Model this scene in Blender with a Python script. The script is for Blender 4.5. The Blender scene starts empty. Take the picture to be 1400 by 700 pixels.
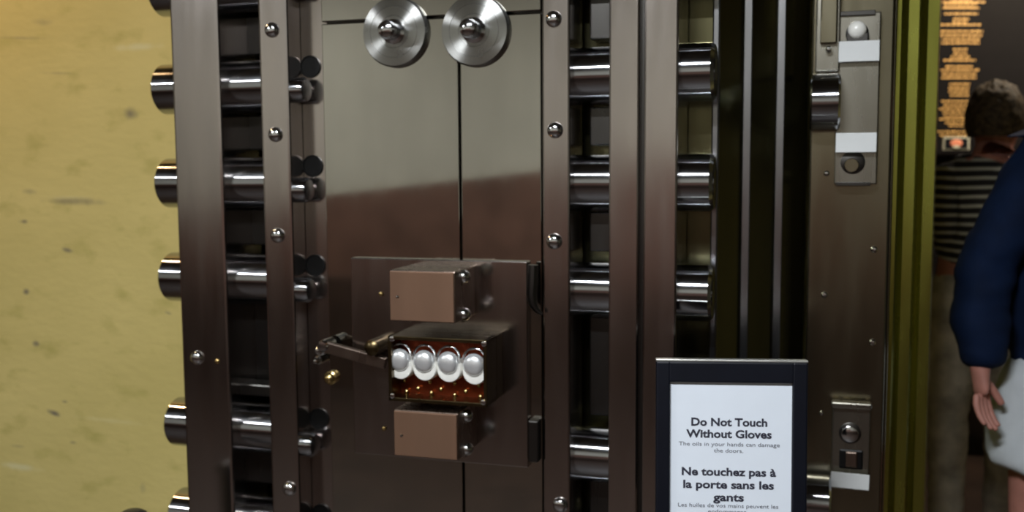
import bpy, bmesh, math, random
from mathutils import Vector, Matrix, Quaternion, noise as mnoise
random.seed(7)
S = bpy.context.scene
COL = S.collection
R = math.radians

# ------------------------------------------------------------------ camera
F_PX = 1345.0                      # focal length in pixels of the 1400 px wide frame
CAM = Vector((0, 0, 1.42))
PITCH, ROLL = R(5.21), R(-0.36)
fw = Vector((0, math.cos(PITCH), -math.sin(PITCH)))
up0 = Vector((0, math.sin(PITCH), math.cos(PITCH)))
ex0 = Vector((1, 0, 0))
rt = ex0*math.cos(ROLL) + up0*math.sin(ROLL)
up = -ex0*math.sin(ROLL) + up0*math.cos(ROLL)
cd = bpy.data.cameras.new('camera'); cam = bpy.data.objects.new('camera', cd); COL.objects.link(cam)
cd.sensor_width = 36; cd.lens = 36*F_PX/1400; cd.clip_start = .05; cd.clip_end = 60
cam.matrix_world = Matrix(((rt.x, up.x, -fw.x, CAM.x), (rt.y, up.y, -fw.y, CAM.y), (rt.z, up.z, -fw.z, CAM.z), (0, 0, 0, 1)))
cd.dof.use_dof = True; cd.dof.focus_distance = 1.45; cd.dof.aperture_fstop = 3.6
S.camera = cam

# ------------------------------------------------------------------ world, exposure
W = bpy.data.worlds.new('world'); S.world = W; W.use_nodes = True
W.node_tree.nodes['Background'].inputs[0].default_value = (.30, .26, .20, 1)
W.node_tree.nodes['Background'].inputs[1].default_value = .02
S.view_settings.view_transform = 'Standard'; S.view_settings.look = 'None'
S.view_settings.exposure = 0.0; S.view_settings.gamma = 1.0
S.view_settings.use_curve_mapping = False

# ------------------------------------------------------------------ frames of reference
YAW = R(16.73)                     # the vault wall and door stand turned against the view
ORG = Vector((0, 1.9, 0))
AU = Vector((math.cos(YAW), -math.sin(YAW), 0)); AV = Vector((math.sin(YAW), math.cos(YAW), 0))
def ray(px, py):
    return (fw + rt*((px-700)/F_PX) - up*((py-350)/F_PX))
def L(px, py, v=0.0):              # where the sight line of a measured point meets the door-parallel plane at depth v -> (u, v, z)
    d = ray(px, py); t = ((ORG-CAM).dot(AV)+v)/d.dot(AV); P = CAM + d*t
    q = P-ORG
    return Vector((q.dot(AU), v, P.z))
def U(px, v=0.0, py=250): return L(px, py, v).x
def Z(px, py, v=0.0): return L(px, py, v).z
def at(px, py, depth):             # world point at a given distance from the camera plane
    d = ray(px, py); return CAM + d*(depth/d.dot(Vector((0, 1, 0))))

# ------------------------------------------------------------------ materials
MATS = {}
def nodes(name):
    m = bpy.data.materials.new(name); m.use_nodes = True; MATS[name] = m
    nt = m.node_tree; return m, nt, nt.nodes['Principled BSDF']
def mixcol(nt, a, b, fac):
    n = nt.nodes.new('ShaderNodeMix'); n.data_type = 'RGBA'
    if isinstance(a, tuple): n.inputs[6].default_value = (*a, 1)
    else: nt.links.new(a, n.inputs[6])
    if isinstance(b, tuple): n.inputs[7].default_value = (*b, 1)
    else: nt.links.new(b, n.inputs[7])
    if isinstance(fac, (int, float)): n.inputs[0].default_value = fac
    else: nt.links.new(fac, n.inputs[0])
    return n.outputs[2]
def noise(nt, scale, stretch=(1, 1, 1), detail=4, lo=.35, hi=.7):
    tc = nt.nodes.new('ShaderNodeTexCoord'); mp = nt.nodes.new('ShaderNodeMapping'); mp.inputs['Scale'].default_value = stretch
    nt.links.new(tc.outputs['Object'], mp.inputs[0])
    n = nt.nodes.new('ShaderNodeTexNoise'); n.inputs['Scale'].default_value = scale; n.inputs['Detail'].default_value = detail
    nt.links.new(mp.outputs[0], n.inputs['Vector'])
    r = nt.nodes.new('ShaderNodeMapRange'); r.inputs[1].default_value = lo; r.inputs[2].default_value = hi
    nt.links.new(n.outputs[0], r.inputs[0]); return r.outputs[0]
def metal(name, col, rough, aniso=0, axis=None, grain=(2, 2, .3), var=.06, rvar=.03, metallic=1.0):
    m, nt, b = nodes(name)
    n = noise(nt, 9, grain)
    c = mixcol(nt, tuple(x*(1-var) for x in col), tuple(min(1, x*(1+var)) for x in col), n)
    nt.links.new(c, b.inputs['Base Color']); b.inputs['Metallic'].default_value = metallic
    r = nt.nodes.new('ShaderNodeMapRange'); r.inputs[3].default_value = max(.02, rough-rvar); r.inputs[4].default_value = rough+rvar
    nt.links.new(noise(nt, 14, grain), r.inputs[0]); nt.links.new(r.outputs[0], b.inputs['Roughness'])
    if aniso:
        b.inputs['Anisotropic'].default_value = aniso
        t = nt.nodes.new('ShaderNodeTangent'); t.direction_type = 'RADIAL'; t.axis = axis
        nt.links.new(t.outputs[0], b.inputs['Tangent']); b.inputs['Anisotropic Rotation'].default_value = .25
    return m
def plain(name, col, rough=.6, var=.12, scale=20, metallic=0, emit=0, spec=.5):
    m, nt, b = nodes(name)
    c = mixcol(nt, tuple(x*(1-var) for x in col), tuple(min(1, x*(1+var)) for x in col), noise(nt, scale))
    nt.links.new(c, b.inputs['Base Color']); b.inputs['Roughness'].default_value = rough; b.inputs['Metallic'].default_value = metallic
    b.inputs['Specular IOR Level'].default_value = spec
    if emit:
        b.inputs['Emission Color'].default_value = (*col, 1); b.inputs['Emission Strength'].default_value = emit
    return m
metal('bar_steel', (.50, .45, .42), .17)
metal('panel_steel', (.50, .48, .43), .055, rvar=.01, var=.03)
metal('rim_steel', (.13, .12, .065), .24)
metal('lit_edge_steel', (.30, .30, .31), .24)  # lighter copy of the rim steel, light on step edges put into colour
metal('bolt_steel', (.42, .43, .45), .155, .92, 'X', grain=(1, 1, 1))
metal('dial_steel', (.42, .42, .41), .25, .97, 'Z', grain=(1, 1, 1), var=.03)
metal('chrome', (.72, .73, .74), .12, grain=(1, 1, 1), rvar=.04)
metal('satin_silver', (.86, .87, .88), .30, metallic=.7)
metal('aluminium', (.80, .80, .76), .42)
metal('dark_steel', (.10, .095, .09), .30)
metal('blackened', (.03, .03, .03), .45)
metal('case_bronze', (.30, .23, .19), .28)
metal('case_front', (.20, .112, .070), .45, metallic=.4)
metal('brass', (.50, .36, .15), .25)
metal('dark_brass', (.11, .08, .04), .30)
metal('copper_red', (.34, .07, .03), .30)
metal('frame_steel', (.28, .25, .175), .22)
metal('yellow_lit_steel', (.44, .44, .09), .26)  # yellow-green base stands in for yellowish light reflected in the jamb
metal('strike_steel', (.36, .34, .29), .28)
plain('enamel', (.86, .85, .80), .25)
plain('tape_white', (.80, .82, .82), .6, .03)
plain('paper', (.82, .88, .97), .55, .01)
plain('ink', (.03, .03, .05), .6)
plain('ink_grey', (.10, .10, .13), .6)
plain('frame_black', (.004, .005, .010), .45, spec=.3)
plain('black_plastic', (.015, .015, .016), .35)
plain('wood_brown', (.135, .070, .052), .55, .2, 5)
plain('wood_dark', (.040, .022, .016), .55, .25, 5)
plain('cream_paint', (.47, .45, .385), .8, .05, 3)
plain('ceiling_white', (.74, .72, .66), .8, .04, 3)
plain('ceiling_brown', (.10, .085, .07), .8, .1, 3)
plain('floor_stone', (.030, .017, .012), .5, .25, 4)
plain('side_brown', (.16, .145, .09), .7, .15, 3)
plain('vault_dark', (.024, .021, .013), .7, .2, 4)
plain('board_black', (.006, .005, .006), .6, spec=.15)
plain('gold_paint', (.85, .50, .17), .45, .2, 40)
plain('skin', (.46, .20, .155), .55, .08, 30)
plain('hair', (.060, .040, .020), .75, .6, 70, spec=.25)
plain('navy_cloth', (.003, .011, .040), .85, .3, 8, spec=.2)
plain('shorts_cloth', (.62, .66, .70), .8, .12, 9)
plain('grey_jeans', (.46, .44, .40), .85, .35, 14)
plain('shoe', (.05, .045, .04), .6)
plain('coral', (.85, .30, .18), .5)
plain('cream_print', (.55, .55, .45), .5)
plain('eye_white', (.8, .8, .78), .3)
plain('lip', (.50, .18, .16), .5)

def striped(name):
    m, nt, b = nodes(name)
    tc = nt.nodes.new('ShaderNodeTexCoord'); mp = nt.nodes.new('ShaderNodeMapping')
    nt.links.new(tc.outputs['Object'], mp.inputs[0])
    w = nt.nodes.new('ShaderNodeTexWave'); w.bands_direction = 'Z'; w.inputs['Scale'].default_value = 10.2
    w.inputs['Distortion'].default_value = .9; w.inputs['Detail Scale'].default_value = .6
    nt.links.new(mp.outputs[0], w.inputs[0])
    r = nt.nodes.new('ShaderNodeMapRange'); r.inputs[1].default_value = .66; r.inputs[2].default_value = .82
    nt.links.new(w.outputs['Fac'], r.inputs[0])
    nt.links.new(mixcol(nt, (.014, .013, .016), (.50, .50, .44), r.outputs[0]), b.inputs['Base Color'])
    b.inputs['Roughness'].default_value = .85
striped('striped_cloth')

def lamp_mat(name, col, e):
    m, nt, b = nodes(name)
    b.inputs['Base Color'].default_value = (*col, 1); b.inputs['Emission Color'].default_value = (*col, 1); b.inputs['Emission Strength'].default_value = e
lamp_mat('tube_glow', (.94, .97, 1), 14)
lamp_mat('warm_glow', (1, .62, .28), 12)

# ------------------------------------------------------------------ mesh helpers
class MB:
    def __init__(self): self.bm = bmesh.new()
    def box(self, x0, x1, y0, y1, z0, z1, bev=0.0, seg=2):
        b = bmesh.new()
        vs = [b.verts.new((x, y, z)) for x in sorted((x0, x1)) for y in sorted((y0, y1)) for z in sorted((z0, z1))]
        for f in ((0, 1, 3, 2), (4, 6, 7, 5), (0, 4, 5, 1), (2, 3, 7, 6), (0, 2, 6, 4), (1, 5, 7, 3)): b.faces.new([vs[i] for i in f])
        if bev: bmesh.ops.bevel(b, geom=b.edges[:], offset=bev, segments=seg, affect='EDGES', profile=.5)
        return self.merge(b)
    def merge(self, b, M=None):
        bmesh.ops.recalc_face_normals(b, faces=b.faces[:])
        if M is not None: bmesh.ops.transform(b, matrix=M, verts=b.verts[:])
        me = bpy.data.meshes.new('t'); b.to_mesh(me); b.free(); self.bm.from_mesh(me); bpy.data.meshes.remove(me); return self
    def lathe(self, prof, M=None, n=32, smooth=True):     # prof: (r, h) pairs round local Z
        b = bmesh.new(); rings = []
        for r, h in prof:
            if r < 1e-6: rings.append([b.verts.new((0, 0, h))])
            else: rings.append([b.verts.new((r*math.cos(2*math.pi*i/n), r*math.sin(2*math.pi*i/n), h)) for i in range(n)])
        for a, c in zip(rings, rings[1:]):
            for i in range(n):
                j = (i+1) % n
                if len(a) == 1 and len(c) == 1: continue
                if len(a) == 1: b.faces.new((a[0], c[i], c[j]))
                elif len(c) == 1: b.faces.new((a[i], a[j], c[0]))
                else: b.faces.new((a[i], a[j], c[j], c[i]))
        for rg in (rings[0], rings[-1]):
            if len(rg) > 1: b.faces.new(rg)
        if smooth:
            for f in b.faces: f.smooth = True
        return self.merge(b, M)
    def prism(self, poly, z0, z1):                         # polygon in x, y extruded along z
        b = bmesh.new()
        lo = [b.verts.new((x, y, z0)) for x, y in poly]; hi = [b.verts.new((x, y, z1)) for x, y in poly]
        b.faces.new(lo); b.faces.new(hi); n = len(poly)
        for i in range(n): b.faces.new((lo[i], lo[(i+1) % n], hi[(i+1) % n], hi[i]))
        return self.merge(b)
    def tube(self, pts, r, n=10, close=True):
        pts = [Vector(p) for p in pts]; b = bmesh.new(); rings = []
        rr = r if isinstance(r, (list, tuple)) else [r]*len(pts)
        for i, p in enumerate(pts):
            d = (pts[min(i+1, len(pts)-1)]-pts[max(i-1, 0)]).normalized()
            a = d.orthogonal().normalized() if i == 0 else (a - d*a.dot(d)).normalized()
            c = d.cross(a)
            rings.append([b.verts.new(p+(a*math.cos(2*math.pi*k/n)+c*math.sin(2*math.pi*k/n))*rr[i]) for k in range(n)])
        for A, B in zip(rings, rings[1:]):
            for k in range(n): f = b.faces.new((A[k], A[(k+1) % n], B[(k+1) % n], B[k])); f.smooth = True
        b.faces.new(rings[0]); b.faces.new(rings[-1])
        return self.merge(b)
    def ball(self, c, rx, ry, rz, seg=20):
        b = bmesh.new(); bmesh.ops.create_uvsphere(b, u_segments=seg, v_segments=seg//2, radius=1)
        for f in b.faces: f.smooth = True
        return self.merge(b, Matrix.Translation(c) @ Matrix.Diagonal((rx, ry, rz, 1)))
    def build(self, name, mat, parent=None, loc=None, rot=None, auto=False):
        for e in self.bm.edges:
            if len(e.link_faces) == 2 and e.calc_face_angle(0) > .6: e.smooth = False
        me = bpy.data.meshes.new(name); self.bm.to_mesh(me); self.bm.free()
        me.materials.append(MATS[mat])
        o = bpy.data.objects.new(name, me); COL.objects.link(o)
        if parent: o.parent = parent
        if loc is not None: o.location = loc
        if rot is not None: o.rotation_euler = rot
        return o
def tag(o, label, cat, group=None):
    o['label'] = label; o['category'] = cat
    if group: o['group'] = group
    return o
def struct(o, label=None):
    o['kind'] = 'structure'
    if label: o['label'] = label
    return o
def empty(name, loc=(0, 0, 0), rz=0):
    o = bpy.data.objects.new(name, None); COL.objects.link(o); o.location = loc; o.rotation_euler = (0, 0, rz); o.empty_display_size = .1
    return o
def copy(o, parent, loc, rot=None):
    c = o.copy(); COL.objects.link(c); c.parent = parent; c.location = loc
    if rot is not None: c.rotation_euler = rot
    return c
ROOM = Matrix.Translation(ORG) @ Matrix.Rotation(-YAW, 4, 'Z')     # door-parallel room frame (u, v, z)
def room(o): o.matrix_world = ROOM @ o.matrix_basis; return o
FACE = Matrix.Rotation(R(90), 4, 'X')                               # local Z axis of a lathe turned to face the viewer (-v)
AXU = Matrix.Rotation(R(90), 4, 'Y')                                # ... turned along +u

# ------------------------------------------------------------------ the room
WV = .42                                   # depth of the vault wall behind the door's front plane
OP0, OP1, OPT = U(1278, .55), 2.35, 2.35   # opening of the vault
HC = 3.0
BV = -3.9                                  # wall behind the camera
def wall_mat():
    m, nt, b = nodes('yellow_plaster')
    base = mixcol(nt, (.53, .445, .155), (.61, .51, .19), noise(nt, 2.2, (1, 1, 1.6), 6))
    base = mixcol(nt, base, (.43, .37, .11), noise(nt, 12, (.7, 1, 1.3), 8, .56, .74))
    tc = nt.nodes.new('ShaderNodeTexCoord')
    def stain(px, py, ru, rz, col, base, amt=.75, rot=0):
        q = L(px, py, WV)
        mp = nt.nodes.new('ShaderNodeMapping'); mp.vector_type = 'TEXTURE'
        mp.inputs['Location'].default_value = (q.x, q.y, q.z); mp.inputs['Scale'].default_value = (ru, .05, rz); mp.inputs['Rotation'].default_value = (0, rot, 0)
        nt.links.new(tc.outputs['Object'], mp.inputs[0])
        nz = nt.nodes.new('ShaderNodeTexNoise'); nz.inputs['Scale'].default_value = 30
        nt.links.new(tc.outputs['Object'], nz.inputs['Vector'])
        g = nt.nodes.new('ShaderNodeVectorMath'); g.operation = 'LENGTH'; nt.links.new(mp.outputs[0], g.inputs[0])
        ad = nt.nodes.new('ShaderNodeMath'); ad.operation = 'ADD'; nt.links.new(g.outputs['Value'], ad.inputs[0]); nt.links.new(nz.outputs[0], ad.inputs[1])
        r = nt.nodes.new('ShaderNodeMapRange'); r.inputs[1].default_value = .7; r.inputs[2].default_value = 1.5; r.inputs[3].default_value = amt; r.inputs[4].default_value = 0
        nt.links.new(ad.outputs[0], r.inputs[0])
        return mixcol(nt, base, col, r.outputs[0])
    dk, pl = (.16, .14, .10), (.62, .57, .30)
    for px, py, ru, rz, a, ro in ((100, 275, .115, .013, .55, .02), (40, 262, .03, .010, .4, 0), (178, 155, .030, .020, .75, 0), (36, 399, .013, .011, .95, 0), (50, 470, .015, .010, .8, 0), (74, 565, .024, .010, .95, .25), (33, 303, .013, .008, .8, 0),
            (88, 549, .012, .005, .6, 0), (92, 342, .022, .008, .8, .2), (230, 428, .014, .005, .6, .3), (30, 303, .016, .006, .35, 0), (30, 52, .10, .006, .35, .06),
            (100, 605, .014, .005, .5, 0), (25, 610, .03, .006, .35, 0), (80, 100, .07, .004, .3, .05), (195, 668, .012, .02, .3, 0), (60, 30, .05, .012, .3, .1)):
        base = stain(px, py, ru, rz, dk, base, a, ro)
    for px, py, ru, rz, a, ro in ((190, 64, .085, .012, .8, 0), (25, 638, .085, .013, .95, .04), (150, 575, .14, .008, .35, .03), (90, 270, .10, .006, .3, 0)):
        base = stain(px, py, ru, rz, pl, base, a, ro)
    nt.links.new(base, b.inputs['Base Color']); b.inputs['Roughness'].default_value = .75
    bp = nt.nodes.new('ShaderNodeBump'); bp.inputs['Strength'].default_value = .15; bp.inputs['Distance'].default_value = .01
    nt.links.new(noise(nt, 22, (1, 1, 2), 8, 0, 1), bp.inputs['Height']); nt.links.new(bp.outputs[0], b.inputs['Normal'])
wall_mat()
wf = MB().box(-5.0, U(1216, .42)-.03, WV, WV+.5, 0, HC).box(OP1, 4.2, WV, WV+.5, 0, HC).box(U(1216, .42)-.03, OP1, WV, WV+.5, OPT, HC)
struct(room(wf.build('wall_front', 'yellow_plaster')))
struct(room(MB().box(-5.0, 4.2, BV-.1, BV, 0, HC).build('wall_back', 'cream_paint')))
struct(room(MB().box(-5.1, -5.0, BV, WV, 0, HC).build('wall_left', 'cream_paint')))
struct(room(MB().box(4.2, 4.3, BV, WV, 0, HC).build('wall_right', 'side_brown')))
struct(room(MB().box(-5.1, 4.3, BV-.1, 6.0, -.1, 0).build('floor', 'floor_stone')))
struct(room(MB().box(-5.1, 4.3, BV-.1, WV, HC, HC+.1).build('ceiling', 'ceiling_brown')))
# unseen brown dado behind the camera, rake and step shaped for steel reflections
b_ = bmesh.new()
def rake(u): return 1.492+.103*u
pts = [(-4.99, 0), (4.19, 0), (4.19, 1.08), (.95, 1.08), (.95, rake(.95)), (-4.99, rake(-4.99))]
lo = [b_.verts.new((u, BV, z)) for u, z in pts]; hi = [b_.verts.new((u, BV+.03, z)) for u, z in pts]
b_.faces.new(lo); b_.faces.new(hi)
for i in range(6): b_.faces.new((lo[i], lo[(i+1) % 6], hi[(i+1) % 6], hi[i]))
struct(room(MB().merge(b_).build('trim_1', 'wood_brown')))
struct(room(MB().box(-4.95, 4.19, BV+.03, BV+.06, 0, .72, .005).build('trim_3', 'wood_dark')))  # unseen dark base added to darken the low reflections in the door
struct(room(MB().box(-4.99, -4.96, BV, WV, 0, 1.05).build('trim_2', 'wood_brown')))
# the vault chamber beyond the opening
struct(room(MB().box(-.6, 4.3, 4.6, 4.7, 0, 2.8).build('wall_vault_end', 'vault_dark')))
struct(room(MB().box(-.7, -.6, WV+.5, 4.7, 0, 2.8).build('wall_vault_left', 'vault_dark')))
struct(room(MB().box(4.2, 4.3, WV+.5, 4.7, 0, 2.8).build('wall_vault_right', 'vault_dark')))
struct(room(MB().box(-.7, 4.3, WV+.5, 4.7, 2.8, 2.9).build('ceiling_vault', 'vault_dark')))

# ------------------------------------------------------------------ lamps, some added to brighten dim parts
def tube_lamp(u, v, z, length, power, label, col=(.93, .97, 1)):
    t = empty('ceiling_lamp'); t.location = ROOM @ Vector((u, v, z)); t.rotation_euler = (0, 0, -YAW)
    tag(t, label, 'lamp', 'strip lamps on the ceiling')
    MB().box(-length/2-.05, length/2+.05, -.07, .07, .03, .20 if z > 2.7 else .14, .01).build('housing', 'ceiling_white', t)
    M = Matrix.Translation((-length/2, 0, 0)) @ AXU
    MB().lathe([(.018, 0), (.018, length)], M, 12).build('tube', 'tube_glow', t)
    ld = bpy.data.lights.new('tube_light', 'AREA'); ld.shape = 'RECTANGLE'; ld.size = length; ld.size_y = .07; ld.energy = power; ld.color = col
    lo_ = bpy.data.objects.new('tube_light', ld); COL.objects.link(lo_); lo_.parent = t; lo_.location = (0, 0, -.03)
    return t
tube_lamp(1.7, 2.3, 2.66, .9, 30, 'added short strip lamp on the ceiling, brightening the vault', (1, .86, .66))  # added lamp, lifts the dim figures inside the vault
tube_lamp(-2.7, -2.7, 2.80, .85, 40, 'added strip lamp on the ceiling, brightening the left and back walls')  # added lamp, evens out the left side and its reflections
tube_lamp(.05, -2.05, 2.80, .85, 100, 'long strip lamp on the ceiling in front of the vault door')
def spot_lamp(name, loc, target, power, col, size, label, blend=.6, rad=.05):
    d = (Vector(target)-Vector(loc)).normalized(); q = d.to_track_quat('-Z', 'Y')
    t = empty(name); t.location = loc; t.rotation_mode = 'QUATERNION'; t.rotation_quaternion = q
    tag(t, label, 'lamp')
    MB().lathe([(.035, .12), (.05, .10), (.062, .0), (.075, -.05), (.068, -.05), (.055, .0), (0, .02)], None, 24).build('shade', 'blackened', t)
    MB().ball((0, 0, -.01), .035, .035, .035).build('bulb', 'warm_glow', t)
    ld = bpy.data.lights.new('spot_light', 'SPOT'); ld.energy = power; ld.color = col; ld.spot_size = R(size); ld.spot_blend = blend; ld.shadow_soft_size = rad
    lo_ = bpy.data.objects.new('spot_light', ld); COL.objects.link(lo_); lo_.parent = t; lo_.location = (0, 0, -.06)
    return t
spot_lamp('wall_spotlight', ROOM @ Vector((-2.0, -.10, 2.75)), ROOM @ Vector((-1.6, .42, 1.3)), 40, (1, .60, .28), 110, 'black shaded warm spotlight above the yellow wall')
spot_lamp('added_board_spot', Vector((1.95, 3.75, 2.66)), at(1320, 90, 4.5), 40, (1, .80, .55), 90, 'added black shaded spotlight, unseen, lighting the gold lettered board')  # added spot so that the gold lettering shows

# ------------------------------------------------------------------ VAULT DOOR
door = empty('vault_door', ORG, -YAW)
tag(door, 'open steel vault door with round locking bolts, two dials and a time lock', 'vault door')
ZB, ZT = .22, 2.32
P = lambda mb, name, mat: mb.build(name, mat, door)
uL0, uL1 = U(240), U(305)
uT0, uT1 = U(359), U(398)
uC0, uC1, uC2 = U(440), U(627), U(740)
uF1 = U(779); uR0, uR1, uR2, uR3 = U(832), U(873.5), U(879.5), U(926)
# stepped body
s = [(U(972, .16), .16)]
for px, v in ((983, .16), (1014, .205), (1026, .205), (1059, .25), (1071, .25), (1102, .30)): s.append((U(px, v), v))
wR = s[-1][0]-uR3
poly = [(uL0-.055, .16)] + s + [(s[-1][0], .39), (uL0-.20, .39), (uL0-.20, .30), (uL0-.155, .25), (uL0-.14, .25), (uL0-.11, .205), (uL0-.095, .205), (uL0-.065, .16)]
P(MB().prism(poly, ZB-.1, ZT+.1), 'door_body', 'rim_steel')
# first rim lip that the bolts pass over
P(MB().box(U(972, .14), U(982, .14), .135, .162, ZB-.1, ZT+.1, .003), 'rim_lip', 'lit_edge_steel')
for x0, x1, v in ((1014, 1026, .205), (1059, 1071, .25)):
    P(MB().box(U(x0, v), U(x1, v), v-.004, v+.01, ZB-.1, ZT+.1, .002), 'lit_edge_band', 'lit_edge_steel')  # thin strips added as the light caught by the step edges
# bars
P(MB().box(uL0, uL1, 0, .15, ZB, ZT, .006), 'bolt_guide_bar', 'bar_steel')
P(MB().box(uT0, uT1, 0, .10, ZB, ZT, .005), 'tie_bar', 'bar_steel')
P(MB().box(uC2+.002, uF1, 0, .11, ZB, ZT, .004), 'frame_bar', 'bar_steel')
P(MB().box(uR0, uR1, 0, .15, ZB, ZT, .004), 'bolt_guide_bar', 'bar_steel')
P(MB().box(uR2, uR3, 0, .15, ZB, ZT, .004), 'bolt_guide_bar', 'bar_steel')
P(MB().box(uR1-.01, uR2+.01, .02, .13, ZB, ZT), 'spacer', 'dark_steel')
# recessed strip and backing behind the panels
P(MB().box(uT1+.001, uC0+.004, .055, .075, ZB, ZT), 'recess_plate', 'bar_steel')
P(MB().box(uC0+.002, uC2, .034, .10, ZB, ZT), 'backing_plate', 'dark_steel')
# face panels
zs = (Z(465, 28)+Z(715, 17))/2
g = .0022
for (a, c) in ((uC0, uC1), (uC1, uC2)):
    P(MB().box(a+g, c-g, .010, .034, ZB, zs-g, .002), 'face_panel', 'panel_steel')
P(MB().box(uC0+g, uC2-g, .010, .034, zs+g, ZT, .002), 'face_panel', 'panel_steel')
# locking bolts
K = 1.039; AXV = .075; RB = .1055/2*K
rows = [CAM.z+K*q for q in (.577, .3727, .1673, -.0316, -.2339, -.5541, -.7585, -.965)]
def bolt_mesh(length, r, name):
    c = .006
    return MB().lathe([(0, -length/2), (r*.45, -length/2), (r*.45, -length/2+.003), (r-c, -length/2), (r, -length/2+c), (r, length/2-c), (r-c, length/2), (r*.45, length/2-.003), (r*.45, length/2), (0, length/2)], AXU, 48)
bl0 = U(208, .02); bl1 = uT1-.01
br0 = uF1-.04; br1 = U(977, AXV)
protoL = bolt_mesh(bl1-bl0, RB, 'l').build('locking_bolt', 'bolt_steel', door, ((bl0+bl1)/2, AXV, rows[0]))
protoR = bolt_mesh(br1-br0, RB, 'r').build('locking_bolt', 'bolt_steel', door, ((br0+br1)/2, AXV, rows[0]))
for z in rows[1:]:
    copy(protoL, door, ((bl0+bl1)/2, AXV, z)); copy(protoR, door, ((br0+br1)/2, AXV, z))
# guide blocks between the bolts, in both gaps
for i in range(len(rows)-1):
    z1, z0 = rows[i]-RB-.004, rows[i+1]+RB+.018
    if z1-z0 < .02: continue
    P(MB().box(U(806, .10), uR0+.006, .10, .158, z0, z1, .003), 'guide_block', 'dark_steel')
    P(MB().box(U(335, .11), uT0+.006, .11, .158, z0, z1, .003), 'guide_block', 'dark_steel')
# bolt ends in the recessed strip
st = MB().lathe([(0, -.004), (.026, -.004), (.026, .020), (.022, .026), (.0, .030)], AXU, 28)
e0 = st.build('bolt_end', 'bolt_steel', door, (uT1, .028, rows[0]-.014))
sk = MB().lathe([(.0, .001), (.020, .001), (.021, .003), (.023, .003), (.023, -.001), (0, -.001)], FACE, 28)
k0 = sk.build('end_socket', 'blackened', door, (uT1+.022, .054, rows[0]+.036))
for z in rows[1:]:
    copy(e0, door, (uT1, .028, z-.014)); copy(k0, door, (uT1+.022, .054, z+.036))
# round headed screws
def screw_mesh(r, h=.55):
    return MB().lathe([(r*1.0, 0), (r*.97, r*h*.35), (r*.8, r*h*.72), (r*.45, r*h*.95), (0, r*h)], FACE, 24)
sc0 = screw_mesh(.0155, .75).build('screw', 'chrome', door, (*L(757, 26).xy, L(757, 26).z))
for px, py in ((759, 178), (758, 330), (766, 690)):
    copy(sc0, door, L(px, py, 0))
for px, py in ((372, 41), (377, 184), (380, 322), (396, 668), (270, 489)):
    copy(sc0, door, L(px, py, 0))
sm0 = screw_mesh(.006, .7).build('small_screw', 'brass', door, L(297, 494, 0))

# combination dials
for px, py, rpx in ((537, 43, 44), (647, 41, 46)):
    r = .0685
    v0 = .010
    c = L(px, py, v0-.02)
    d = MB().lathe([(r, 0), (r, .009), (r-.003, .0155), (r*.735, .0165), (r*.73, .0158), (r*.72, .0158), (r*.715, .0165), (r*.465, .017), (r*.46, .0162), (r*.45, .0162), (r*.445, .017), (.0, .017)], None, 64)
    o = d.build('combination_dial', 'dial_steel', door, (c.x, v0, c.z), (R(90), 0, 0))
    MB().lathe([(.024, .0), (.024, .004), (.018, .007), (.015, .016), (.0175, .024), (.0185, .033), (.015, .041), (.008, .0445), (0, .0455)], Matrix.Translation((0, 0, .016)), 32).build('knob', 'chrome', o)

# lock plate
pl0, pl1 = L(479, 353, -.004), L(722, 640, -.004)
P(MB().box(pl0.x, pl1.x, -.004, .012, pl1.z, Z(600, 355, -.004), .002), 'lock_plate', 'bar_steel')
def case_box(x0, x1, y0, y1, v, name):
    a = L(x0, y0, v); b = L(x1, y1, v)
    o = MB().box(a.x, b.x, v+.004, -.002, b.z, a.z, .003).build(name, 'case_bronze', door)
    MB().box(a.x+.002, b.x-.002, v, v+.005, b.z+.002, a.z-.002, .0015).build('cover', 'case_front', o)
    # screws on the side that faces right, in pairs
    for zz in (a.z-.014, b.z+.012):
        sp = MB().lathe([(.0125, 0), (.0125, .005), (.010, .011), (.005, .0145), (0, .0155)], AXU, 24).build('side_screw', 'chrome', o, (b.x, v+.045, zz))
        MB().lathe([(.012, 0), (.012, .002), (0, .002)], AXU, 20).build('washer', 'bar_steel', o, (b.x, v+.045, zz-.004))
    for px, py in ((x0+12, (y0+y1)/2),):
        q = L(px, py, v); MB().lathe([(.0035, 0), (.002, .002), (0, .0025)], FACE, 12).build('pin', 'chrome', o, q)
    return o
case_box(531, 622, 369, 443, -.12, 'lock_case')
case_box(537, 626, 560, 631, -.12, 'lock_case')
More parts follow.
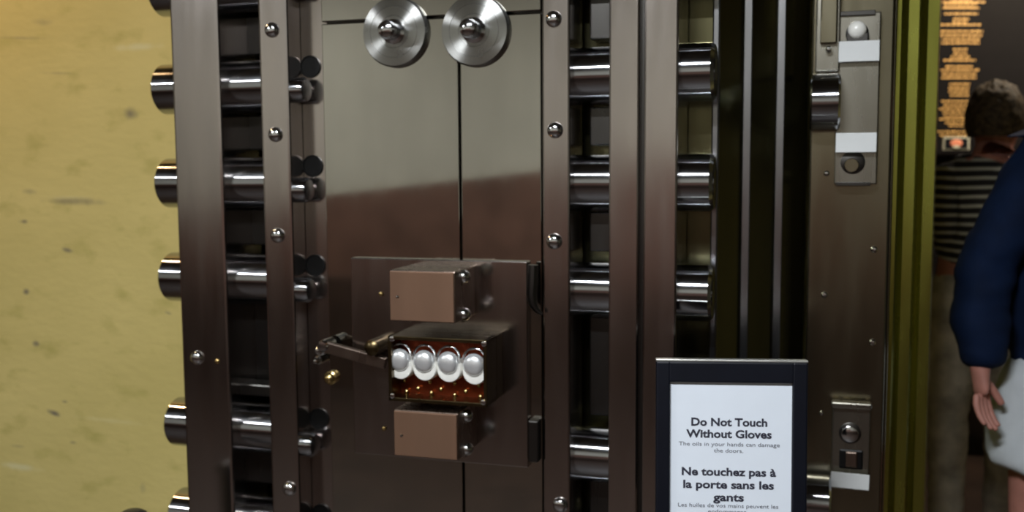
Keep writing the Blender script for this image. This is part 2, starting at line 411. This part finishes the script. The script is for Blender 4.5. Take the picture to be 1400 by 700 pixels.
# time lock
TV = -.105
a = L(530, 459, TV); b = L(666, 557, TV)
tl = MB()
fr = .007
tl.box(a.x, b.x, TV+.06, -.003, b.z, a.z, .002)
tl.box(a.x, a.x+fr, TV, TV+.061, b.z, a.z, .001).box(b.x-fr, b.x, TV, TV+.061, b.z, a.z, .001)
tl.box(a.x, b.x, TV, TV+.061, b.z, b.z+fr, .001).box(a.x, b.x, TV, TV+.061, a.z-fr, a.z, .001)
tlo = tl.build('time_lock', 'dark_brass', door); tlo['label'] = 'brass time lock with four round movement dials'
MB().box(a.x+fr, b.x-fr, TV+.045, TV+.0605, b.z+fr, a.z-fr).build('movement_plate', 'copper_red', tlo)
for i, (px, py) in enumerate(((549, 494), (582, 496), (615, 498), (650, 501))):
    q = L(px, py, TV+.02)
    o = MB().lathe([(.0245, -.03), (.0245, .004), (.0225, .007), (.018, .0075), (0, .0075)], Matrix.Translation((0, 0, -.010)) @ FACE, 36).build('movement_dial', 'enamel', tlo, (q.x, q.y, q.z))
    MB().lathe([(.0215, 0), (.0208, .006), (.017, .0105), (.011, .0128), (.005, .0137), (0, .014)], Matrix.Translation((-.001, -.004, .004)) @ FACE, 32).build('dome', 'satin_silver', o)
    MB().tube([(.0225*math.cos(t), -.004, .013+.0225*math.sin(t)) for t in [math.pi*k/10 for k in range(0, 11)]], .0022, 8).build('hoop', 'chrome', o)
for px, py in ((536, 463), (662, 470), (537, 541), (661, 550)):
    q = L(px, py, TV); MB().lathe([(.0055, 0), (.005, .003), (0, .0045)], FACE, 16).build('corner_screw', 'chrome', tlo, q)
for px, py in ((553, 520), (543, 528), (556, 535), (570, 541), (588, 522), (572, 531), (603, 532), (590, 537), (622, 524), (622, 540), (637, 535), (637, 547), (655, 527), (657, 542)):
    q = L(px, py, TV+.04); MB().lathe([(.0042, -.006), (.0042, .002), (.002, .004), (0, .0045)], FACE, 12).build('movement_pin', 'brass', tlo, q)
# lever beside the time lock
a = L(446, 474, -.03); b = L(528, 497, -.03)
dv = (b-a); ang = math.atan2(dv.z, dv.x); ln = dv.length
lv = MB().box(0, ln, -.006, .006, -.012, .012, .003).build('bolt_lever', 'case_bronze', door, a, (0, -ang, 0))
MB().lathe([(.012, -.03), (.012, .008), (.009, .012), (0, .013)], FACE, 20).build('pivot', 'chrome', lv, (-.004, 0, .002))
for px, py, r in ((437, 479, .009), (434, 493, .007), (451, 517, .011)):
    q = L(px, py, .0); MB().lathe([(r*1.3, -.06), (r*1.3, -.002), (r, 0), (r*.9, .008), (r*.5, .012), (0, .013)], FACE, 18).build('stud', 'chrome' if r < .01 else 'brass', door, q)
MB().lathe([(.016, 0), (.016, .05), (.010, .055), (0, .056)], FACE, 20).build('lever_post', 'dark_brass', door, L(522, 470, .0))
# small studs left of the lock cases
for px, py in ((521, 402), (525, 586)):
    MB().lathe([(.005, 0), (.004, .003), (0, .005)], FACE, 12).build('stud', 'brass', door, L(px, py, -.006))
# curled hook at the right of the lock plate
hk = [L(729, 362, -.02), L(728, 385, -.02), L(727, 402, -.02), L(729, 416, -.02), L(734, 424, -.02), L(741, 430, -.02)]
MB().tube(hk, [.010, .011, .011, .009, .006, .003], 10).build('hook', 'dark_steel', door)
MB().box(L(722, 590, -.01).x, L(736, 590, -.01).x, -.012, .012, Z(728, 632, -.01), Z(728, 575, -.01), .003).build('hook_stop', 'dark_steel', door)
# cross ties low in the left gap
q = L(345, 531, .05); MB().box(U(312, .06), uT0+.004, .04, .09, q.z-.014, q.z+.012, .004).build('cross_tie', 'dark_steel', door)

# ------------------------------------------------------------------ VAULT FRAME at the hinge side
FV = .27
frame = empty('vault_door_frame', ORG, -YAW)
tag(frame, 'stepped steel vault frame with taped strike plates at the hinge side', 'door frame')
Q = lambda mb, name, mat: mb.build(name, mat, frame)
ZF = 2.55
Q(MB().box(U(1106, FV), U(1217, FV), FV, .42, .01, ZF, .004), 'frame_plate', 'frame_steel')
rb = []
prof = [(U(1216, FV+.06), FV+.06)]
for px, v in ((1226, .33), (1236, .37), (1250, .37), (1254, .43), (1262, .45), (1277, .45), (1279, .95)): prof.append((U(px, v), v))
prof += [(U(1216, .33)-.05, .95), (U(1216, .33)-.05, .33)]
Q(MB().prism(prof, .01, ZF), 'stepped_jamb', 'yellow_lit_steel')
Q(MB().box(U(1217, FV)-.0, U(1222, FV), FV+.02, FV+.09, .01, ZF, .003), 'jamb_bead', 'frame_steel')
# raised bar left of the strike plates
Q(MB().box(U(1111, .24), U(1144, .24), .235, FV+.01, Z(1128, 98, .24), ZF-.02, .003), 'hinge_strap', 'strike_steel')
Q(MB().box(U(1117, .225), U(1140, .225), .222, .24, Z(1128, 60, .225), ZF-.03, .003), 'strap_cover', 'frame_steel')
kn = None
for py in (139, 690):
    c0, c1 = U(1105, .22), U(1146, .22); zc = Z(1125, py, .22); rr = .056
    ln = c1-c0
    m = MB().lathe([(0, -ln/2), (rr-.004, -ln/2), (rr, -ln/2+.004), (rr, ln/2-.004), (rr-.004, ln/2), (0, ln/2)], AXU, 44)
    m.build('hinge_knuckle', 'bolt_steel', frame, ((c0+c1)/2, .235, zc))
def hole_plate(x0, x1, y0, y1, v, holes, name):
    a = L(x0, y0, v); b = L(x1, y1, v)
    o = Q(MB().box(a.x, b.x, v, FV+.002, b.z, a.z, .003), name, 'strike_steel')
    return o
sv = .245
sp1 = hole_plate(1146, 1199, 18, 252, sv, (), 'strike_plate')
def cyl(o, px, py, r, v, h, mat, name):
    q = L(px, py, v); MB().lathe([(r, -.002), (r, h), (r*.9, h+.001), (0, h+.001)], FACE, 32).build(name, mat, o, q)
cyl(sp1, 1172, 46, .0215, sv, .0015, 'blackened', 'socket_hole')
q = L(1172, 41, sv-.01); MB().ball((0, 0, 0), .0175, .014, .0175).build('socket_ball', 'enamel', sp1, q)
q0, q1 = L(1158, 45, sv-.012), L(1188, 58, sv-.012); MB().box(q0.x, q1.x, sv-.014, sv, q1.z, q0.z, .003).build('latch', 'dark_steel', sp1)
cyl(sp1, 1166, 222, .023, sv, .0015, 'dark_steel', 'socket_hole')
cyl(sp1, 1164, 226, .014, sv-.002, .004, 'frame_steel', 'socket_plug')
q0, q1 = L(1143, 249, sv-.004), L(1190, 254, sv-.004); MB().box(q0.x, q1.x, sv-.006, sv+.004, q1.z, q0.z, .001).build('ledge', 'dark_steel', sp1)
q0, q1 = L(1147, 16, sv-.004), L(1197, 20, sv-.004); MB().box(q0.x, q1.x, sv-.006, sv+.004, q1.z, q0.z, .001).build('ledge', 'dark_steel', sp1)
sp2 = hole_plate(1139, 1188, 551, 672, sv, (), 'strike_plate')
q0, q1 = L(1137, 549, sv-.012), L(1192, 561, sv-.012); MB().box(q0.x, q1.x, sv-.014, sv+.01, q1.z, q0.z, .003).build('ledge', 'strike_steel', sp2)
cyl(sp2, 1162, 592, .0215, sv, .002, 'dark_steel', 'socket_ring')
cyl(sp2, 1162, 593, .0165, sv-.002, .004, 'chrome', 'socket_plug')
q0, q1 = L(1147, 613, sv), L(1180, 643, sv); MB().box(q0.x, q1.x, sv-.002, sv+.01, q1.z, q0.z, .004).build('socket_hole', 'blackened', sp2)
q0, q1 = L(1156, 617, sv-.004), L(1172, 640, sv-.004); MB().box(q0.x, q1.x, sv-.006, sv+.01, q1.z, q0.z, .003).build('latch', 'case_bronze', sp2)
def tape(o, x0, x1, y0, y1, rot, label):
    v = sv-.016
    a = L(x0, y0, v); b = L(x1, y1, v); w, h = b.x-a.x, a.z-b.z
    t = MB().box(-w/2, w/2, -.0015, .0015, -h/2, h/2, .0006, 1)
    t.box(-w/2, w/2, 0, .016, -h/2, -h/2+.0015)
    t = t.build('tape', 'tape_white', o, ((a.x+b.x)/2, v, (a.z+b.z)/2), (0, rot, 0)); t['label'] = label
tape(sp1, 1147, 1202, 57, 83, .0, 'upper strip of white tape')
tape(sp1, 1143, 1198, 182, 208, .0, 'lower strip of white tape')
tape(sp2, 1136, 1188, 645, 670, .02, 'strip of white tape at the foot of the plate')
for px, py, r in ((1195, 341, .007), (1193, 468, .007), (1127, 403, .007), (1130, 237, .006), (1123, 565, .005), (1133, 67, .006)):
    v = FV if py > 100 else .222
    q = L(px, py, v); MB().lathe([(r, -.001), (r*.95, .003), (r*.5, .006), (0, .0065)], FACE, 18).build('screw', 'chrome', frame, q)

# ------------------------------------------------------------------ SIGN on a stand
SY, SL = R(5.0), R(3.0)
sc = at(1000, 505, 1.66)
sign = empty('sign_stand', (sc.x, sc.y, 0), -SY)
tag(sign, 'black framed bilingual do not touch sign on a stand before the vault door', 'sign')
tilt = Matrix.Rotation(-SL, 4, 'X')
SM = Matrix.Translation((sc.x, sc.y, 0)) @ Matrix.Rotation(-SY, 4, 'Z') @ Matrix.Translation((0, 0, sc.z)) @ tilt
SI = SM.inverted()
def sg(px, py, d=0.0):            # point on the sign's plane, local (x, z)
    o = SI @ CAM; r = SI.to_3x3() @ ray(px, py); t = (d-o.y)/r.y; p = o + r*t; return p.x, p.z
fx0, fz1 = sg(897, 493); fx1, _ = sg(1104, 493)
px0, pz1 = sg(916, 521.5); px1, _ = sg(1083, 521.5)
PW = px1-px0; pz0 = pz1-PW*1.30; fz0 = pz0-(fz1-pz1)
LOCM = Matrix.Translation((0, 0, sc.z)) @ tilt
def sp(mb, name, mat, par=None):
    o = mb.build(name, mat, par or sign)
    if par is None: o.matrix_basis = LOCM
    return o
fm = MB().box(fx0, px0, -.008, .014, fz0, fz1, .003).box(px1, fx1, -.008, .014, fz0, fz1, .003).box(px0-.002, px1+.002, -.008, .014, pz1, fz1, .003).box(px0-.002, px1+.002, -.008, .014, fz0, pz0, .003)
sp(fm, 'frame', 'frame_black')
sp(MB().box(fx0-.0005, fx1+.0005, -.006, .012, fz1-.0005, fz1+.0035, .001), 'top_edge', 'aluminium')
sp(MB().box(px0-.004, px1+.004, .010, .0145, fz0+.01, fz1-.01), 'back_board', 'frame_black')
pap = sp(MB().box(px0-.003, px1+.003, .0, .009, pz0-.002, pz1+.002), 'paper', 'paper')
def text_obj(body, xa, xb, py, mat, bold, h=None):
    c = bpy.data.curves.new('t', 'FONT'); c.body = body; c.align_x = 'LEFT'; c.size = 1; c.resolution_u = 3
    c.offset = bold; c.fill_mode = 'FRONT'
    o = bpy.data.objects.new('t', c); COL.objects.link(o); bpy.context.view_layer.update()
    me = bpy.data.meshes.new_from_object(o.evaluated_get(bpy.context.evaluated_depsgraph_get()))
    bpy.data.objects.remove(o); bpy.data.curves.remove(c)
    xs = [v.co.x for v in me.vertices]
    (a, z), (b, _) = sg(xa, py), sg(xb, py)
    s_ = (b-a)/(max(xs)-min(xs)); mn = min(xs)
    hs = s_ if h is None else h
    for v in me.vertices:
        x, y = v.co.x, v.co.y
        v.co = (a+(x-mn)*s_, -.0006, z+(y-.36)*hs)
    me.materials.clear(); me.materials.append(MATS[mat])
    o = bpy.data.objects.new('lettering', me); COL.objects.link(o); o.parent = pap
for body, xa, xb, py, mat, bold in (('Do Not Touch', 945, 1049, 576, 'ink', .032), ('Without Gloves', 938, 1055, 592, 'ink', .032),
        ('The oils in your hands can damage', 928, 1066, 606, 'ink_grey', .0), ('the doors.', 976, 1016, 615.5, 'ink_grey', .0),
        ('Ne touchez pas à', 932, 1061, 643.5, 'ink', .032), ('la porte sans les', 934, 1058, 661, 'ink', .032), ('gants', 975, 1017, 679, 'ink', .032),
        ('Les huiles de vos mains peuvent les', 927, 1064, 689.5, 'ink_grey', .0), ('endommager.', 968, 1022, 698.5, 'ink_grey', .0)):
    text_obj(body, xa, xb, py, mat, bold, .0190 if bold else .0098)
o = MB().lathe([(.013, .02), (.013, sc.z-.30)], None, 16).build('pole', 'black_plastic', sign, (0, .03, 0))
MB().lathe([(.15, 0), (.15, .008), (.13, .016), (.03, .024), (.02, .04), (0, .04)], None, 36).build('base', 'black_plastic', sign, (0, .03, 0))

# ------------------------------------------------------------------ stanchion post whose top just shows at the lower left
q = at(181, 697, 1.95)
stn = empty('stanchion_post', (q.x, q.y, 0))
tag(stn, 'black stanchion post with rounded cap before the yellow wall', 'post')
MB().lathe([(.030, .0), (.030, .004), (.028, .012), (.018, .018), (0, .020)], Matrix.Translation((0, 0, q.z-.020)), 28).build('cap', 'black_plastic', stn)
MB().lathe([(.022, .02), (.022, q.z-.02)], None, 24).build('pole', 'black_plastic', stn)
MB().lathe([(.16, 0), (.16, .01), (.14, .02), (.03, .03), (0, .03)], None, 36).build('base', 'black_plastic', stn)

# ------------------------------------------------------------------ honour board deep in the vault
BD = 4.55
def face_cam_root(name, px, py, depth):
    o = empty(name); p = at(px, py, depth); o.location = p; o.rotation_euler = (0, 0, -R(20)); return o
bd = face_cam_root('honour_board', 1340, 100, BD)
tag(bd, 'tall black board with centred columns of small gold lettering', 'board')
BM = Matrix.Translation(bd.location) @ Matrix.Rotation(-R(20), 4, 'Z'); BI = BM.inverted()
def bp_(px, py, d=0):
    o = BI @ CAM; r = BI.to_3x3() @ ray(px, py); t = (d-o.y)/r.y; p = o+r*t; return p.x, p.z
x0, z1 = bp_(1266, -240); x1, z0 = bp_(1440, 520)
pb = MB().box(x0, x1, .002, .05, z0, z1, .004).build('panel', 'board_black', bd)
lines = [(3, 1288, 1347), (10, 1290, 1331), (1, 1300, 1330), (5.5, 1291, 1336), (11, 1289, 1339), (19, 1291, 1337), (26, 1303, 1325), (30.5, 1302, 1322), (34, 1286, 1342), (43, 1286, 1344), (48.5, 1285, 1344), (54, 1288, 1341), (59, 1287, 1339),
         (67.5, 1303, 1323), (73, 1304, 1322), (78, 1300, 1327), (82.5, 1290, 1334), (91, 1293, 1330), (96, 1286, 1340), (101.5, 1288, 1336), (106.5, 1287, 1335),
         (115, 1298, 1326), (120.5, 1297, 1325), (125.5, 1297, 1326), (130.5, 1299, 1325), (138.5, 1287, 1333), (144, 1290, 1332), (149, 1284, 1333), (154, 1289, 1330), (159, 1290, 1331), (163, 1284, 1331), (168, 1292, 1327), (172, 1297, 1325), (180, 1282, 1330), (185, 1285, 1328)]
for k in range(1, 14): lines.append((-8*k, 1290+random.randint(-4, 10), 1336+random.randint(-10, 8)))
for py, xa, xb in lines:                         # each line a row of short illegible word strokes
    m = MB(); x = xa
    while x < xb-1:
        w = min(random.uniform(3.5, 9), xb-x)
        (a, zc), (b, _) = bp_(x, py), bp_(x+w, py)
        hh = .0044 if py < 140 else .0040
        n = max(1, int((b-a)/.008)); cw = (b-a)/n
        for j in range(n):
            hj = hh*random.uniform(.75, 1.1)
            m.box(a+j*cw, a+(j+.9)*cw, -.001, .004, zc-hh*.9, zc+hj)
        x += w+1.1
    m.build('lettering_line', 'gold_paint', pb)
# a small framed print below the lettering
pr = face_cam_root('framed_print', 1307, 196, BD-.06); pr.rotation_euler = bd.rotation_euler
tag(pr, 'small framed print with a coral oval below the gold lettering', 'picture')
BI = (Matrix.Translation(pr.location) @ Matrix.Rotation(-R(20), 4, 'Z')).inverted()
(a, zt), (b, zb_) = bp_(1289.5, 187.5), bp_(1325.5, 205)
MB().box(a, b, .0, .05, zb_, zt, .003).build('frame', 'cream_print', pr)
MB().box(a+.008, b-.008, -.002, .01, zb_+.007, zt-.007).build('sheet', 'frame_black', pr)
(c, zc), (d, _) = bp_(1299, 196), bp_(1316, 196)
MB().ball(((c+d)/2, -.002, zc), (d-c)/2, .003, .018).build('oval', 'coral', pr)
(c, zc), (d, _) = bp_(1302, 201), bp_(1312, 201)
MB().ball(((c+d)/2, -.003, zc), (d-c)/2, .003, .008).build('leaf_mark', 'cream_print', pr)

# ------------------------------------------------------------------ PEOPLE
def skin(name, verts, edges, mat, parent, sub=2, root=0, loc=(0, 0, 0), fold=0.0, fdir=(6, 6, 14)):
    me = bpy.data.meshes.new(name); me.from_pydata([v[0] for v in verts], edges, [])
    o = bpy.data.objects.new(name, me); COL.objects.link(o)
    md = o.modifiers.new('skin', 'SKIN'); md.use_smooth_shade = True
    if not me.skin_vertices: bpy.ops.object.select_all(action='DESELECT')
    for i, v in enumerate(verts):
        r = v[1]; sv_ = me.skin_vertices[0].data[i]; sv_.radius = r if isinstance(r, tuple) else (r, r); sv_.use_root = (i == root) if isinstance(root, int) else (i in root)
    ss = o.modifiers.new('sub', 'SUBSURF'); ss.levels = sub; ss.render_levels = sub
    bpy.context.view_layer.update()
    ev = bpy.data.meshes.new_from_object(o.evaluated_get(bpy.context.evaluated_depsgraph_get()))
    bpy.data.objects.remove(o)
    ev.materials.clear(); ev.materials.append(MATS[mat])
    for p in ev.polygons: p.use_smooth = True
    if fold:                                     # cloth folds
        for vt in ev.vertices:
            q = Vector((vt.co.x*fdir[0], vt.co.y*fdir[1], vt.co.z*fdir[2]))
            vt.co += vt.normal*fold*(mnoise.noise(q)*1.0+.5*mnoise.noise(q*2.3))
    ev.name = name
    n = bpy.data.objects.new(name, ev); COL.objects.link(n); n.parent = parent; n.location = loc
    return n
def chain(pts, start=None, offset=0):
    pass
def head_parts(par, c, h, face_rz, hair_len=0.0):
    """hair, eyes, nose, ears and mouth round a head centred at c (local), height h, facing local angle face_rz"""
    hd = Matrix.Translation(c) @ Matrix.Rotation(face_rz, 4, 'Z')
    w = h*.36
    m = MB(); b = bmesh.new(); bmesh.ops.create_uvsphere(b, u_segments=64, v_segments=44, radius=1)
    for f in b.faces: f.smooth = True
    dele = [v for v in b.verts if (v.co.y < -.25 and v.co.z < .42) or (v.co.z < -.25-hair_len)]
    bmesh.ops.delete(b, geom=dele, context='VERTS')
    for v in b.verts:
        k = 1.02+.05*mnoise.noise(Vector((v.co.x*3, v.co.y*3, v.co.z*3)))+.05*mnoise.noise(Vector((v.co.x*9, v.co.y*9, v.co.z*5)))
        v.co = (v.co.x*w*1.12*k, v.co.y*h*.45*k+.008, v.co.z*h*.54*k+h*.04)
    m.merge(b, hd).build('hair', 'hair', par)
    for s_ in (-1, 1):
        e = MB().ball(hd @ Vector((s_*w*.42, -h*.36, 0)), .013, .010, .009).build('eye', 'eye_white', par)
        MB().ball(hd @ Vector((s_*w*.42, -h*.36-.008, 0)), .006, .004, .006).build('iris', 'ink', e)
        MB().ball(hd @ Vector((s_*w*.98, .004, -.01)), .012, .02, .032).build('ear', 'skin', par)
    MB().ball(hd @ Vector((0, -h*.42, -h*.10)), .014, .022, .026).build('nose', 'skin', par)
    MB().ball(hd @ Vector((0, -h*.385, -h*.25)), .024, .010, .007).build('mouth', 'lip', par)

def hand(verts, edges, wrist_i, wp, down, fwd, side, size=1.0, curl=.5):
    """palm and five fingers grown from the wrist vertex: down = along the forearm, fwd = knuckle spread, side = palm normal"""
    down, fwd, side = down.normalized(), fwd.normalized(), side.normalized()
    pi = len(verts); verts.append((wp+down*.045*size, (.030*size, .016*size))); edges.append((wrist_i, pi))
    p2 = len(verts); verts.append((wp+down*.085*size, (.036*size, .014*size))); edges.append((pi, p2))
    lens = (.074, .082, .076, .060); roots = []
    for k in range(4):
        off = fwd*((1.5-k)*.019*size)
        ps = wp+down*.070*size+off*.8; d = down.copy(); ln = lens[k]*size
        prev = len(verts); verts.append((ps, .0095*size)); roots.append(prev)
        ps = wp+down*.098*size+off
        for j, fr_ in enumerate((0, .46, .31, .23)):
            if j: d = (d + side*curl*.55).normalized()
            ps = ps + d*ln*fr_
            idx = len(verts); verts.append((ps, (.0098-.0010*j)*size)); edges.append((prev, idx)); prev = idx
    # thumb leaves the side of the palm near its base
    ps = wp+down*.035*size+fwd*.012*size; prev = len(verts); verts.append((ps, .012*size)); roots.append(prev)
    d = (down*.75+fwd*.65+side*.25).normalized()
    for j, ln in enumerate((.034, .030, .026)):
        ps = ps + d*ln*size; idx = len(verts); verts.append((ps, (.0122-.0012*j)*size)); edges.append((prev, idx)); prev = idx
        d = (d+down*.5+side*.25).normalized()
    return roots

def person(root, J, face_rz, label, group=None):
    """body from a dict of joint positions (local to root)"""
    v = []; e = []
    def add(p, r, to=None):
        v.append((Vector(p), r)); i = len(v)-1
        if to is not None: e.append((to, i))
        return i
    pel = add(J['pelvis'], (.125, .09)); bel = add(J['belly'], (.115, .085), pel); ch = add(J['chest'], (.135, .095), bel)
    nb = add(J['neck'], (.062, .062), ch); nk = add(J['neck2'], (.055, .058), nb)
    H = Vector(J['head']); h = J.get('hh', .235)
    fd = Vector((math.sin(face_rz), -math.cos(face_rz), 0))
    j1 = add(H-Vector((0, 0, h*.30))+fd*.02, (h*.27, h*.30), nk); j2 = add(H, (h*.345, h*.40), j1); j3 = add(H+Vector((0, 0, h*.30)), (h*.29, h*.34), j2)
    roots = [0]
    for s_ in ('l', 'r'):
        sh = add(J['sh_'+s_], .062, ch); el = add(J['el_'+s_], .043, sh); w_ = add(J['wr_'+s_], (.028, .026), el)
        d = (Vector(J['wr_'+s_])-Vector(J['el_'+s_]))
        roots += hand(v, e, w_, Vector(J['wr_'+s_]), d.normalized()*.85+Vector((0, 0, -.25)), Vector(J['thumb_'+s_]), Vector(J['palm_'+s_]), J.get('hs', 1.0))
        hp = add(J['hip_'+s_], .085, pel); kn_ = add(J['kn_'+s_], .058, hp); ca = add((Vector(J['kn_'+s_])*.6+Vector(J['an_'+s_])*.4), .055, kn_)
        an = add(J['an_'+s_], .036, ca); he = add(Vector(J['an_'+s_])+Vector((0, 0, -.045)), .035, an)
        to = add(Vector(J['an_'+s_])+Vector(J['toe'])+Vector((0, 0, -.052)), (.040, .026), he)
    b = skin('body', v, e, 'skin', root, 2, set(roots))
    head_parts(root, H, h, face_rz, J.get('hair', .1))
    return b
def shoes(root, J):
    for s_ in ('l', 'r'):
        a = Vector(J['an_'+s_]); t = Vector(J['toe'])
        vv = [(a+Vector((0, 0, .01)), .046), (a+Vector((0, 0, -.05))-t*.15, .044), (a+t*.5+Vector((0, 0, -.052)), (.05, .036)), (a+t*1.15+Vector((0, 0, -.058)), (.046, .030))]
        skin('shoe', vv, [(0, 1), (1, 2), (2, 3)], 'shoe', root)

# -- person in the navy jacket, arm hanging beside white shorts
D1 = 2.40
base = at(1478, 400, D1); p1 = empty('person', (base.x, base.y, 0))
tag(p1, 'person in navy jacket and pale shorts, arm hanging, at the right edge', 'person')
def l1(px, py, dy=0.0):
    p = at(px, py, D1+dy); return (p.x-base.x, p.y-base.y, p.z)
J = dict(pelvis=(0, 0, .93), belly=(0, 0, 1.10), chest=(0, .0, 1.30), neck=(0, .01, 1.50), neck2=(0, 0, 1.56), head=(0, -.01, 1.68), hair=.1, hs=.90,
         sh_l=l1(1410, 226), el_l=l1(1334, 408, -.02), wr_l=l1(1340, 500, -.06), sh_r=(.175, 0, 1.44), el_r=(.25, .03, 1.16), wr_r=(.23, .10, .92),
         thumb_l=(.8, .6, 0), palm_l=(.6, -.8, 0), thumb_r=(0, 1, 0), palm_r=(-1, 0, 0),
         hip_l=(-.085, 0, .88), kn_l=(-.10, -.01, .50), an_l=(-.10, .01, .09), hip_r=(.085, 0, .88), kn_r=(.10, .06, .50), an_r=(.10, .10, .09), toe=(-.01, .15, 0))
person(p1, J, math.pi, '')
jv = [((0, 0, .81), (.185, .145)), ((0, 0, 1.10), (.19, .15)), ((0, 0, 1.30), (.185, .14)), ((0, .005, 1.46), (.14, .11)), ((0, .005, 1.52), (.07, .07)),
      (J['sh_l'], .098), (tuple((Vector(J['sh_l'])+Vector(J['el_l']))/2), .078), (J['el_l'], .070), (l1(1343, 480, -.05), .060), (l1(1343, 507, -.06), .056),
      (J['sh_r'], .085), (J['el_r'], .068), ((.235, .09, .95), .052)]
skin('jacket', jv, [(0, 1), (1, 2), (2, 3), (3, 4), (2, 5), (5, 6), (6, 7), (7, 8), (8, 9), (2, 10), (10, 11), (11, 12)], 'navy_cloth', p1, 3, fold=.012)
sv2 = [((0, 0, 1.0), (.16, .12)), ((0, 0, .90), (.168, .13)), ((-.095, 0, .80), .118), ((-.115, -.005, .70), .108), ((-.115, -.005, .655), .106),
       ((.095, .02, .80), .115), ((.105, .04, .70), .105), ((.105, .045, .655), .104)]
skin('shorts', sv2, [(0, 1), (1, 2), (2, 3), (3, 4), (1, 5), (5, 6), (6, 7)], 'shorts_cloth', p1, 3, fold=.012, fdir=(16, 16, 3))
shoes(p1, J)

# -- person in the striped shirt farther inside
D2 = 3.40
base2 = at(1336, 400, D2); p2 = empty('person', (base2.x, base2.y, 0))
tag(p2, 'dark-haired person in black shirt with pale stripes and grey trousers', 'person')
def l2(px, py, dy=0.0):
    p = at(px, py, D2+dy); return (p.x-base2.x, p.y-base2.y, p.z)
J2 = dict(pelvis=l2(1332, 372), belly=l2(1330, 325), chest=l2(1334, 265), neck=l2(1352, 217), neck2=l2(1357, 203), head=l2(1361, 166), hh=.235, hair=.25,
          sh_l=l2(1300, 248), el_l=l2(1297, 318, -.03), wr_l=l2(1318, 350, .10), sh_r=l2(1395, 238), el_r=l2(1408, 330), wr_r=l2(1400, 410, -.05),
          thumb_l=(.3, 0, 1), palm_l=(.3, 1, .2), thumb_r=(0, 1, 0), palm_r=(-1, 0, 0),
          hip_l=l2(1308, 392), kn_l=l2(1296, 560), an_l=(l2(1296, 700)[0], .02, .09), hip_r=l2(1358, 392), kn_r=l2(1372, 560), an_r=(l2(1372, 700)[0], .02, .09), toe=(-.02, .14, 0))
person(p2, J2, R(150), '')
tv = [(l2(1331, 384), (.158, .12)), (l2(1328, 325), (.150, .115)), (l2(1334, 262), (.155, .115)), (l2(1350, 226), (.085, .08)), (l2(1353, 216), (.065, .065)),
      (J2['sh_l'], .075), (J2['el_l'], .062), (l2(1309, 336, .04), .056), (J2['sh_r'], .075), (J2['el_r'], .06), (l2(1404, 360), .055)]
skin('striped_shirt', tv, [(0, 1), (1, 2), (2, 3), (3, 4), (2, 5), (5, 6), (6, 7), (2, 8), (8, 9), (9, 10)], 'striped_cloth', p2, 3, fold=.008)
def trouser(hip, kn, an):
    a, k, n = Vector(hip), Vector(kn), Vector(an)
    return [((a+k)/2+Vector((0, 0, .12)), .105), (k, .072), ((k+n)/2, .066), (n+Vector((0, 0, .01)), .060)]
vv = [(l2(1331, 338), (.132, .098)), (l2(1332, 385), (.165, .130))]
A = trouser(J2['hip_l'], J2['kn_l'], J2['an_l']); B = trouser(J2['hip_r'], J2['kn_r'], J2['an_r'])
vv += [(tuple(p), r) for p, r in A+B]
skin('trousers', vv, [(0, 1), (1, 2), (2, 3), (3, 4), (4, 5), (1, 6), (6, 7), (7, 8), (8, 9)], 'grey_jeans', p2, 3, fold=.010, fdir=(6, 6, 20))
shoes(p2, J2)
